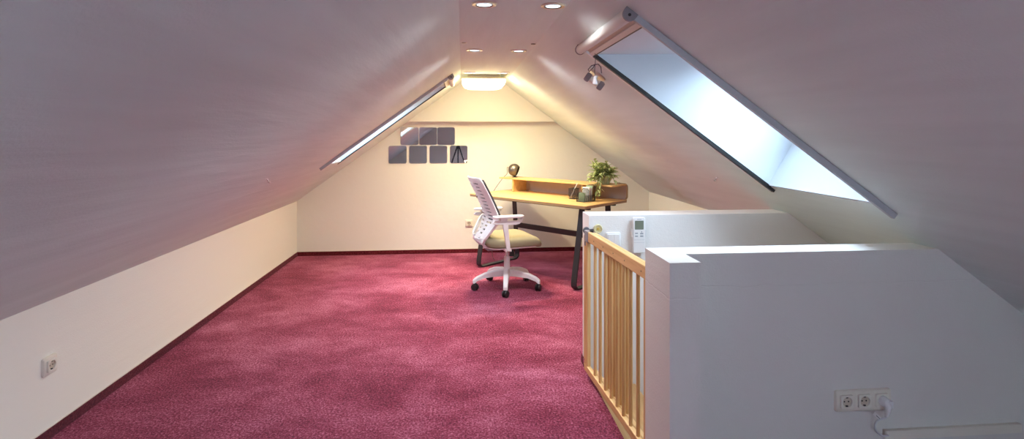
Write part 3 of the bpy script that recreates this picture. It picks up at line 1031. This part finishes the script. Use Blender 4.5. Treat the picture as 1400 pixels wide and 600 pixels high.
PW = 0.066
pp = thing('pen_pot', 'square black wire-mesh pen pot on the desk', 'pen pot', D(1.06, 0.37, DH), DR)
a = MB()
h = PW / 2
wire_panel(a, (-h, -h, 0.002), (PW, 0, 0), (0, 0, 0.098), 13, 18)
wire_panel(a, (-h, h, 0.002), (PW, 0, 0), (0, 0, 0.098), 13, 18)
wire_panel(a, (-h, -h, 0.002), (0, PW, 0), (0, 0, 0.098), 13, 18)
wire_panel(a, (h, -h, 0.002), (0, PW, 0), (0, 0, 0.098), 13, 18)
a.build('mesh_wall', M_BLK, pp)
a = MB(); a.box(-h, h, -h, h, 0, 0.002); a.build('pot_floor', M_BLK, pp)
a = MB()
for z in (0.002, 0.100):
    a.tube([(-h, -h, z), (h, -h, z), (h, h, z), (-h, h, z), (-h, -h, z)], 0.0022, 8)
for x, y in ((-h, -h), (h, -h), (h, h), (-h, h)):
    a.cyl((x, y, 0.002), (x, y, 0.1), 0.0018, 8)
a.build('rim_wire', M_BLK, pp)
p0 = D(1.035, 0.345, DH + 0.006); p1 = D(1.098, 0.375, DH + 0.150)
a = MB(); a.tube([p0, p0 + (p1 - p0) * 0.06, p1 - (p1 - p0) * 0.02, p1], [0.0008, 0.0032, 0.0034, 0.0025], 10)
pen = a.build('pen', M_WPL, smooth=True)
tag(pen, 'thin white pen leaning in the wire-mesh pen pot', 'pen')

lr = thing('letter_rack', 'black wire-mesh letter rack on the desk in front of the plant', 'letter rack', D(1.25, 0.30, DH), DR)
RW, RD = 0.085, 0.175
for k, hh in enumerate((0.085, 0.115, 0.145)):
    a = MB()
    y = -RD / 2 + k * RD / 2
    y = (-0.085, -0.02, 0.075)[k]
    wire_panel(a, (-RW / 2, y, 0.003), (RW, 0, 0), (0, 0.012, hh), 15, 18)
    a.tube([(-RW / 2, y, 0.003), (-RW / 2, y + 0.010, hh - 0.02), (-RW / 2 + 0.02, y + 0.012, hh), (RW / 2 - 0.02, y + 0.012, hh), (RW / 2, y + 0.010, hh - 0.02), (RW / 2, y, 0.003)], 0.0024, 8)
    a.build('mesh_divider', M_BLK, lr)
a = MB()
for s in (-1, 1):
    wire_panel(a, (s * RW / 2, -0.085, 0.003), (0, 0.165, 0), (0, 0, 0.055), 26, 9)
a.build('mesh_side', M_BLK, lr)
a = MB(); a.box(-RW / 2, RW / 2, -0.09, 0.085, 0, 0.002); a.build('rack_floor', M_BLK, lr)


def sheet(name, mtl, x0, x1, y, th, hh, lean, label, cat):
    o = thing(name, label, cat, D(1.25, 0.30, DH), DR)
    a = MB(); a.prism([(x0, y, 0.003), (x1, y, 0.003), (x1, y + lean, hh), (x0, y + lean, hh)], (0, th, 0))
    a.build('cover', mtl, o)
    a = MB(); a.prism([(x0 + 0.001, y + th * 0.25, 0.004), (x1 + 0.0006, y + th * 0.25, 0.004), (x1 + 0.0006, y + lean + th * 0.25, hh - 0.001), (x0 + 0.001, y + lean + th * 0.25, hh - 0.001)], (0, th * 0.5, 0))
    a.build('pages', M_PAPER, o)
    return o


sheet('booklet', M_PAPERG, -0.036, 0.034, -0.065, 0.008, 0.080, 0.008, 'green card standing lowest and frontmost in the letter rack', 'card')
sheet('booklet', M_PAPER, -0.038, 0.036, -0.008, 0.018, 0.128, 0.010, 'thick white booklet standing in the middle of the letter rack', 'booklet')
sheet('booklet', M_PAPERD, -0.037, 0.037, 0.022, 0.012, 0.118, 0.010, 'grey violet booklet right behind the white one in the letter rack', 'booklet')
sheet('booklet', M_PAPERG, -0.038, 0.030, 0.048, 0.008, 0.138, 0.010, 'tall green folder standing rearmost in the letter rack', 'folder')

# ------------------------------------------------------------------ plant
pb = D(1.30, DD - 0.125, DH + SHH)
pot = thing('potted_plant', 'trailing plant with green and cream striped leaves on the raised shelf', 'plant', pb)
a = MB(); a.lathe([(0.001, 0), (0.034, 0), (0.040, 0.010), (0.047, 0.075), (0.049, 0.085), (0.045, 0.085), (0.043, 0.070), (0.001, 0.070)], n=30); a.build('pot', M_POT, pot, smooth=True)
a = MB(); a.lathe([(0.001, 0.0), (0.0432, 0.0), (0.0432, 0.006), (0.001, 0.010)], (0, 0, 0.068), n=24); a.build('soil', M_SOIL, pot)
fol = bmesh.new()
uvl = fol.loops.layers.uv.new('UVMap')
stems = MB()


def leaf(p, d, upv, L_, w):
    d = d.normalized()
    side = d.cross(upv)
    if side.length < 1e-3:
        side = d.orthogonal()
    side.normalize()
    nn = side.cross(d).normalized()
    rows = []
    for i in range(7):
        t = i / 6
        ww = w * (math.sin(PI * min(1, t * 0.92 + 0.06)) ** 0.8) * (1 - 0.35 * t)
        if i == 6:
            ww = 0.0004
        ctr_ = p + d * (L_ * t) - nn * (0.35 * L_ * t * t)
        rows.append((t, [fol.verts.new(ctr_ - side * ww + nn * ww * 0.45), fol.verts.new(ctr_), fol.verts.new(ctr_ + side * ww + nn * ww * 0.45)]))
    for i in range(6):
        t0_, r0 = rows[i]; t1_, r1 = rows[i + 1]
        for j in range(2):
            fc = fol.faces.new([r0[j], r0[j + 1], r1[j + 1], r1[j]])
            uvs = [(j * 0.5, t0_), (j * 0.5 + 0.5, t0_), (j * 0.5 + 0.5, t1_), (j * 0.5, t1_)]
            for lp_, q in zip(fc.loops, uvs):
                lp_[uvl].uv = q


rnd = random.Random(11)
vv = Vector((v.x, v.y, 0)).normalized()


def shoot(pts, step, L0, w0):
    stems.tube(pts, 0.0022, 6)
    acc = 0
    for i in range(len(pts) - 1):
        p, q = pts[i], pts[i + 1]
        d = (q - p)
        for k in range(step):
            base = p + d * ((k + rnd.random() * 0.5) / step)
            az = rnd.uniform(0, 2 * PI)
            o_ = Vector((math.cos(az), math.sin(az), rnd.uniform(-0.1, 0.7)))
            dd_ = (o_ + d.normalized() * 0.6).normalized()
            sc = rnd.uniform(0.75, 1.15)
            leaf(base, dd_, Vector((0, 0, 1)), L0 * sc, w0 * sc)


for k in range(84):
    az = 2 * PI * k / 23 + rnd.uniform(-0.2, 0.2)
    el = rnd.uniform(-0.35, 1.45)
    ln = rnd.uniform(0.05, 0.125) * (1.12 if el > 1.0 else 1.0)
    o_ = Vector((math.cos(az) * math.cos(el), math.sin(az) * math.cos(el), math.sin(el)))
    p0 = Vector((math.cos(az) * 0.03, math.sin(az) * 0.03, 0.085))
    pts = [p0 + o_ * (ln * t) - vv * (0.06 * t) + Vector((0, 0, 0.035 * t - 0.055 * t * t * (1.2 - math.sin(el)))) for t in (0, 0.35, 0.7, 1.0)]
    shoot(pts, 2, 0.058, 0.0135)
# shoots that trail over the front of the shelf
for off_, drop in ((-0.01, 0.20), (0.02, 0.13), (0.0, 0.10)):
    x_ = u.normalized() * off_
    pts = [Vector((0, 0, 0.088)) + x_, -vv * 0.075 + x_ + Vector((0, 0, 0.095)), -vv * 0.118 + x_ + Vector((0, 0, 0.03)), -vv * 0.135 + x_ * 1.5 + Vector((0, 0, -drop * 0.45)), -vv * 0.142 + x_ * 2 + Vector((0, 0, -drop * 0.75))]
    shoot(pts, 3, 0.054, 0.0115)
me = bpy.data.meshes.new('foliage'); fol.to_mesh(me); fol.free(); me.materials.append(M_LEAF)
fo = bpy.data.objects.new('foliage', me); COL.objects.link(fo); fo.parent = pot
stems.build('stems', M_STEM, pot, smooth=True)

# ------------------------------------------------------------------ office chair
CA = math.radians(15)
ch = thing('office_chair', 'white office chair with slotted back and khaki seat at the desk', 'chair', (0.392, 4.82, 0), CA)
base_angles = [math.radians(-169 + 72 * k) - CA for k in range(5)]
hub = MB(); hub.lathe([(0.001, 0.105), (0.036, 0.105), (0.042, 0.12), (0.040, 0.165), (0.034, 0.175), (0.001, 0.175)], n=28)
hub.build('base_hub', M_WPL, ch, smooth=True)
for an in base_angles:
    dx, dy = math.cos(an), math.sin(an)
    sd = Vector((-dy, dx, 0))
    rings = []
    for r, zt, zb, w in ((0.02, 0.172, 0.112, 0.030), (0.10, 0.166, 0.112, 0.026), (0.20, 0.146, 0.106, 0.022), (0.27, 0.118, 0.084, 0.020), (0.292, 0.104, 0.066, 0.019), (0.305, 0.090, 0.064, 0.016)):
        c_ = Vector((dx * r, dy * r, 0))
        rings.append([c_ - sd * w + Vector((0, 0, zb)), c_ + sd * w + Vector((0, 0, zb)), c_ + sd * w * 0.95 + Vector((0, 0, zt - 0.008)), c_ + sd * w * 0.6 + Vector((0, 0, zt)), c_ - sd * w * 0.6 + Vector((0, 0, zt)), c_ - sd * w * 0.95 + Vector((0, 0, zt - 0.008))])
    a = MB(); a.ringloft(rings); a.build('base_leg', M_WPL, ch, smooth=True)
    cc = Vector((dx * 0.288, dy * 0.288, 0.030))
    a = MB(); a.cyl(cc + Vector((0, 0, 0.02)), cc + Vector((0, 0, 0.045)), 0.010, 12)
    a.box(cc.x - 0.010, cc.x + 0.010, cc.y - 0.010, cc.y + 0.010, 0.03, 0.062)
    cs_ = a.build('caster', M_BLK, ch)
    ca = rnd.uniform(0, PI)
    wax = Vector((math.cos(ca), math.sin(ca), 0))
    for s in (-1, 1):
        a = MB(); a.lathe([(0.001, -0.011), (0.022, -0.011), (0.028, -0.006), (0.029, 0.002), (0.026, 0.009), (0.001, 0.010)], cc + wax * (s * 0.0135), wax * s, 24)
        a.build('wheel', M_BLK, cs_, smooth=True)
a = MB(); a.lathe([(0.001, 0.16), (0.027, 0.16), (0.026, 0.275), (0.022, 0.280), (0.001, 0.280)], n=24); a.build('column', M_WPL, ch, smooth=True)
a = MB(); a.cyl((0, 0, 0.27), (0, 0, 0.385), 0.014, 18); a.build('gas_lift', M_WPL, ch, smooth=True)
a = MB(); a.lathe([(0.001, 0.285), (0.026, 0.287), (0.022, 0.315), (0.012, 0.345), (0.001, 0.347)], (0.035, -0.035, 0), n=18); a.build('tilt_knob', M_BLK, ch, smooth=True)
a = MB(); a.box(-0.20, 0.09, -0.075, 0.075, 0.350, 0.392, 0.01); a.build('tilt_mechanism', M_GRYP, ch, smooth=True)
a = MB(); a.ringloft([[(x + 0.005, y, z) for x, y in rrect(w, d_, 0.09, 6)] for w, d_, z in ((0.42, 0.42, 0.384), (0.46, 0.47, 0.394), (0.46, 0.47, 0.400))])
a.build('seat_pan', M_WPL, ch, smooth=True)
# cushion with a waterfall front edge
prof = [(0.44, 0.45, 0.398, 0.08), (0.485, 0.490, 0.410, 0.10), (0.50, 0.50, 0.432, 0.105), (0.49, 0.49, 0.456, 0.105), (0.45, 0.45, 0.474, 0.10), (0.36, 0.36, 0.481, 0.09), (0.18, 0.18, 0.482, 0.05)]
rings = []
for w, d_, z, r in prof:
    ring = []
    for x, y in rrect(w, d_, r, 8):
        fz = 0.0
        if x > 0.12:
            fz = -0.9 * (x - 0.12) ** 2 * 2.2
        ring.append((x + 0.012, y, z + fz))
    rings.append(ring)
a = MB(); a.ringloft(rings); a.build('seat', M_SEAT, ch, smooth=True)

# backrest shell: slotted sheet following a curved profile
prof_b = [(-0.285, 0.455), (-0.262, 0.49), (-0.225, 0.54), (-0.196, 0.59), (-0.182, 0.635), (-0.196, 0.69), (-0.227, 0.76), (-0.264, 0.84), (-0.306, 0.92), (-0.337, 0.985)]


def back_f(z):
    for (f0, z0), (f1, z1) in zip(prof_b, prof_b[1:]):
        if z <= z1:
            t = (z - z0) / (z1 - z0)
            return f0 + (f1 - f0) * t
    return prof_b[-1][0]


def back_w(z):
    if z < 0.62:
        t = (z - 0.455) / 0.165
        return 0.115 + (0.225 - 0.115) * min(1, max(0, t)) ** 0.9
    return 0.225 - 0.02 * ((z - 0.62) / 0.365) ** 2 - (0.03 * max(0, (z - 0.95) / 0.035) ** 2)


zs = []
slot_rows = []
z = 0.455
zs = [0.455, 0.475]
nrow = 15
for k in range(nrow):
    z0 = 0.500 + k * 0.0305
    zs += [z0, z0 + 0.0125]
    slot_rows.append(z0)
zs += [0.95, 0.968, 0.985]
zs = sorted(zs)
us = [-1, -0.80, -0.60, -0.42, -0.16, 0.0, 0.16, 0.42, 0.60, 0.80, 1]
bm_b = bmesh.new()
grid = []
for z in zs:
    row = []
    for q in us:
        w_ = back_w(z)
        y = q * w_
        fwd = back_f(z) + 0.035 * q * q
        row.append(bm_b.verts.new((fwd, y, z)))
    grid.append(row)
for i in range(len(zs) - 1):
    slot = any(abs(zs[i] - s) < 1e-6 for s in slot_rows)
    for j in range(len(us) - 1):
        mid = (us[j] + us[j + 1]) / 2
        k_ = next((n_ for n_, s in enumerate(slot_rows) if abs(zs[i] - s) < 1e-6), 0)
        cut = slot and ((0.16 < abs(mid) < 0.60) if k_ > 2 else (0.16 < abs(mid) < 0.42))
        if cut:
            continue
        bm_b.faces.new([grid[i][j], grid[i][j + 1], grid[i + 1][j + 1], grid[i + 1][j]])
me = bpy.data.meshes.new('backrest'); bm_b.to_mesh(me); bm_b.free(); me.materials.append(M_WPL)
bo = bpy.data.objects.new('backrest', me); COL.objects.link(bo); bo.parent = ch
md = bo.modifiers.new('thick', 'SOLIDIFY'); md.thickness = 0.010; md.offset = 0
# grey mesh pad on the sitter's side
a = MB()
rings = []
zz = [0.60 + (0.972 - 0.60) * i / 14 for i in range(15)]
bmp = bmesh.new(); g2 = []
for z in zz:
    row = []
    for q in us:
        y = q * (back_w(z) - 0.004)
        row.append(bmp.verts.new((back_f(z) + 0.035 * q * q + 0.017, y, z)))
    g2.append(row)
for i in range(len(zz) - 1):
    for j in range(len(us) - 1):
        bmp.faces.new([g2[i][j], g2[i][j + 1], g2[i + 1][j + 1], g2[i + 1][j]])
me = bpy.data.meshes.new('back_pad'); bmp.to_mesh(me); bmp.free(); me.materials.append(M_MESH)
po = bpy.data.objects.new('back_pad', me); COL.objects.link(po); po.parent = ch
md = po.modifiers.new('thick', 'SOLIDIFY'); md.thickness = 0.012; md.offset = 0
# side struts of the back frame: from lumbar height down to the seat mount
for s in (-1, 1):
    a = MB(); a.strap([(-0.150, s * 0.232, 0.625), (-0.185, s * 0.220, 0.585), (-0.255, s * 0.170, 0.475), (-0.262, s * 0.13, 0.435), (-0.235, s * 0.09, 0.398), (-0.16, s * 0.06, 0.380)], (0.0, 0.022, 0.004), 0.022)
    a.build('back_strut', M_WPL, ch, bevel=0.003)
a = MB(); a.box(-0.275, -0.235, -0.12, 0.12, 0.425, 0.475, 0.008); a.build('back_crossbar', M_WPL, ch)
a = MB(); a.lathe([(0.001, 0), (0.010, 0), (0.012, 0.004), (0.009, 0.016), (0.001, 0.017)], (back_f(0.80) + 0.012, 0.10, 0.80), (-1, 0, 0), 16); a.build('lumbar_knob', M_BRONZE, ch, smooth=True)
a = MB()
for s in (-1, 1):
    a.cyl((back_f(0.62) + 0.03, s * 0.20, 0.62), (back_f(0.62) + 0.014, s * 0.20, 0.62), 0.005, 10)
    a.cyl((back_f(0.475) + 0.012, s * 0.07, 0.475), (back_f(0.475) - 0.009, s * 0.07, 0.475), 0.005, 10)
a.build('shell_screw', M_GRYM, ch)
# armrests: pad, curved bracket and post
for s in (-1, 1):
    y = s * 0.272
    a = MB()
    out = [(-0.175, 0.640), (-0.010, 0.634), (0.020, 0.640), (0.034, 0.662), (0.052, 0.662), (0.038, 0.630), (0.012, 0.606), (-0.020, 0.600), (-0.090, 0.602), (-0.068, 0.385), (-0.098, 0.385), (-0.135, 0.604), (-0.21, 0.612), (-0.225, 0.622), (-0.21, 0.640)]
    a.prism([(x, y - 0.013, z_) for x, z_ in out], (0, 0.026, 0))
    a.box(-0.158, -0.095, y - 0.013, y + 0.013, 0.62, 0.664)
    ar = a.build('armrest', M_WPL, ch, bevel=0.004)
    a = MB(); a.prism([(-0.085 + p, y + q, 0.660) for p, q in rrect(0.270, 0.075, 0.03)], (0, 0, 0.018)); a.build('arm_pad', M_WPL, ar, bevel=0.006)
    a = MB(); a.box(-0.105, -0.055, min(y, s * 0.20), max(y, s * 0.20), 0.378, 0.396); a.build('arm_mount', M_WPL, ar)

# ------------------------------------------------------------------ photographer's tripod, seen in the mirror tiles
tr = thing('tripod', 'black three-legged tripod reflected in the lower mirror tile', 'tripod', (0, -0.09, 0))
a = MB(); a.cyl((0, 0, 0.62), (0, 0, 1.24), 0.014, 16); a.build('centre_column', M_BLK, tr, smooth=True)
a = MB(); a.lathe([(0.001, 1.02), (0.045, 1.03), (0.045, 1.08), (0.02, 1.10), (0.001, 1.10)], n=20); a.build('shoulder', M_BLK, tr, smooth=True)
a = MB(); a.lathe([(0.001, 1.20), (0.028, 1.20), (0.032, 1.24), (0.02, 1.265), (0.035, 1.275), (0.035, 1.288), (0.001, 1.288)], n=20); a.build('ball_head', M_BLK, tr, smooth=True)
for k in range(3):
    an = math.radians(30 + 120 * k)
    dx, dy = math.cos(an), math.sin(an)
    a = MB(); a.tube([(dx * 0.03, dy * 0.03, 1.06), (dx * 0.25, dy * 0.25, 0.50), (dx * 0.44, dy * 0.44, 0.012)], [0.017, 0.014, 0.010], 14)
    lg = a.build('leg', M_BLK, tr, smooth=True)
    a = MB(); a.cyl((dx * 0.44, dy * 0.44, 0.0), (dx * 0.44, dy * 0.44, 0.03), 0.014, 14); a.build('rubber_foot', M_GRYP, lg, smooth=True)
    a = MB(); a.tube([(0, 0, 0.66), (dx * 0.19, dy * 0.19, 0.655)], 0.006, 8); a.build('brace', M_BLK, tr)
cam_body = thing('photo_camera', 'black photo camera mounted on the tripod reflected in the mirrors', 'camera', (0, -0.09, 1.29))
a = MB(); a.box(-0.068, 0.068, -0.035, 0.025, 0, 0.092, 0.010); a.box(-0.03, 0.03, -0.03, 0.025, 0.088, 0.115, 0.008); a.build('camera_body', M_BLK, cam_body)
a = MB(); a.lathe([(0.001, 0), (0.036, 0), (0.038, 0.03), (0.036, 0.052), (0.032, 0.054), (0.001, 0.050)], (0, 0.025, 0.050), (0, 1, 0), 26); a.build('lens', M_DKSTEEL, cam_body, smooth=True)

# ------------------------------------------------------------------ sky, portals, camera
w = bpy.data.worlds.new('sky')
scn.world = w
w.use_nodes = True
bg = w.node_tree.nodes['Background']
bg.inputs['Color'].default_value = (0.70, 0.85, 1.0, 1)
bg.inputs['Strength'].default_value = 2.7


def portal(z_of, sgn, hx0, hx1, hy0, hy1):
    pit = SR if sgn > 0 else SL
    ld = bpy.data.lights.new('skylight portal', 'AREA')
    ld.shape = 'RECTANGLE'
    ld.size = abs(hx1 - hx0) * math.sqrt(1 + pit * pit) * 1.15
    ld.size_y = hy1 - hy0
    ld.cycles.is_portal = True
    o = bpy.data.objects.new('skylight_portal', ld)
    xm = (hx0 + hx1) / 2 + sgn * 0.28
    n = Vector((sgn * pit, 0, 1)).normalized()
    o.location = Vector((xm, (hy0 + hy1) / 2, z_of(xm) + 0.56)) 
    xa_ = Vector((sgn, 0, -pit)).normalized()
    ya_ = n.cross(xa_)
    o.rotation_euler = Matrix((xa_, ya_, n)).transposed().to_euler()
    COL.objects.link(o)


portal(zr, 1, **RH)
portal(zl, -1, **LH)
portal(zr, 1, **BH)

cd = bpy.data.cameras.new('camera')
cd.sensor_width = 36.0
cd.lens = 750.0 / 1400.0 * 36.0
cd.shift_y = -(300.0 - 184.0) / 1400.0
cd.clip_start = 0.01
co = bpy.data.objects.new('camera', cd)
co.location = (0, 0, 1.35)
co.rotation_euler = (PI / 2, 0, -math.atan(68.0 / 750.0))
COL.objects.link(co)
scn.camera = co
scn.view_settings.view_transform = 'Standard'
scn.view_settings.look = 'None'
scn.view_settings.exposure = 2.78
scn.view_settings.gamma = 1.0
scn.view_settings.use_curve_mapping = False
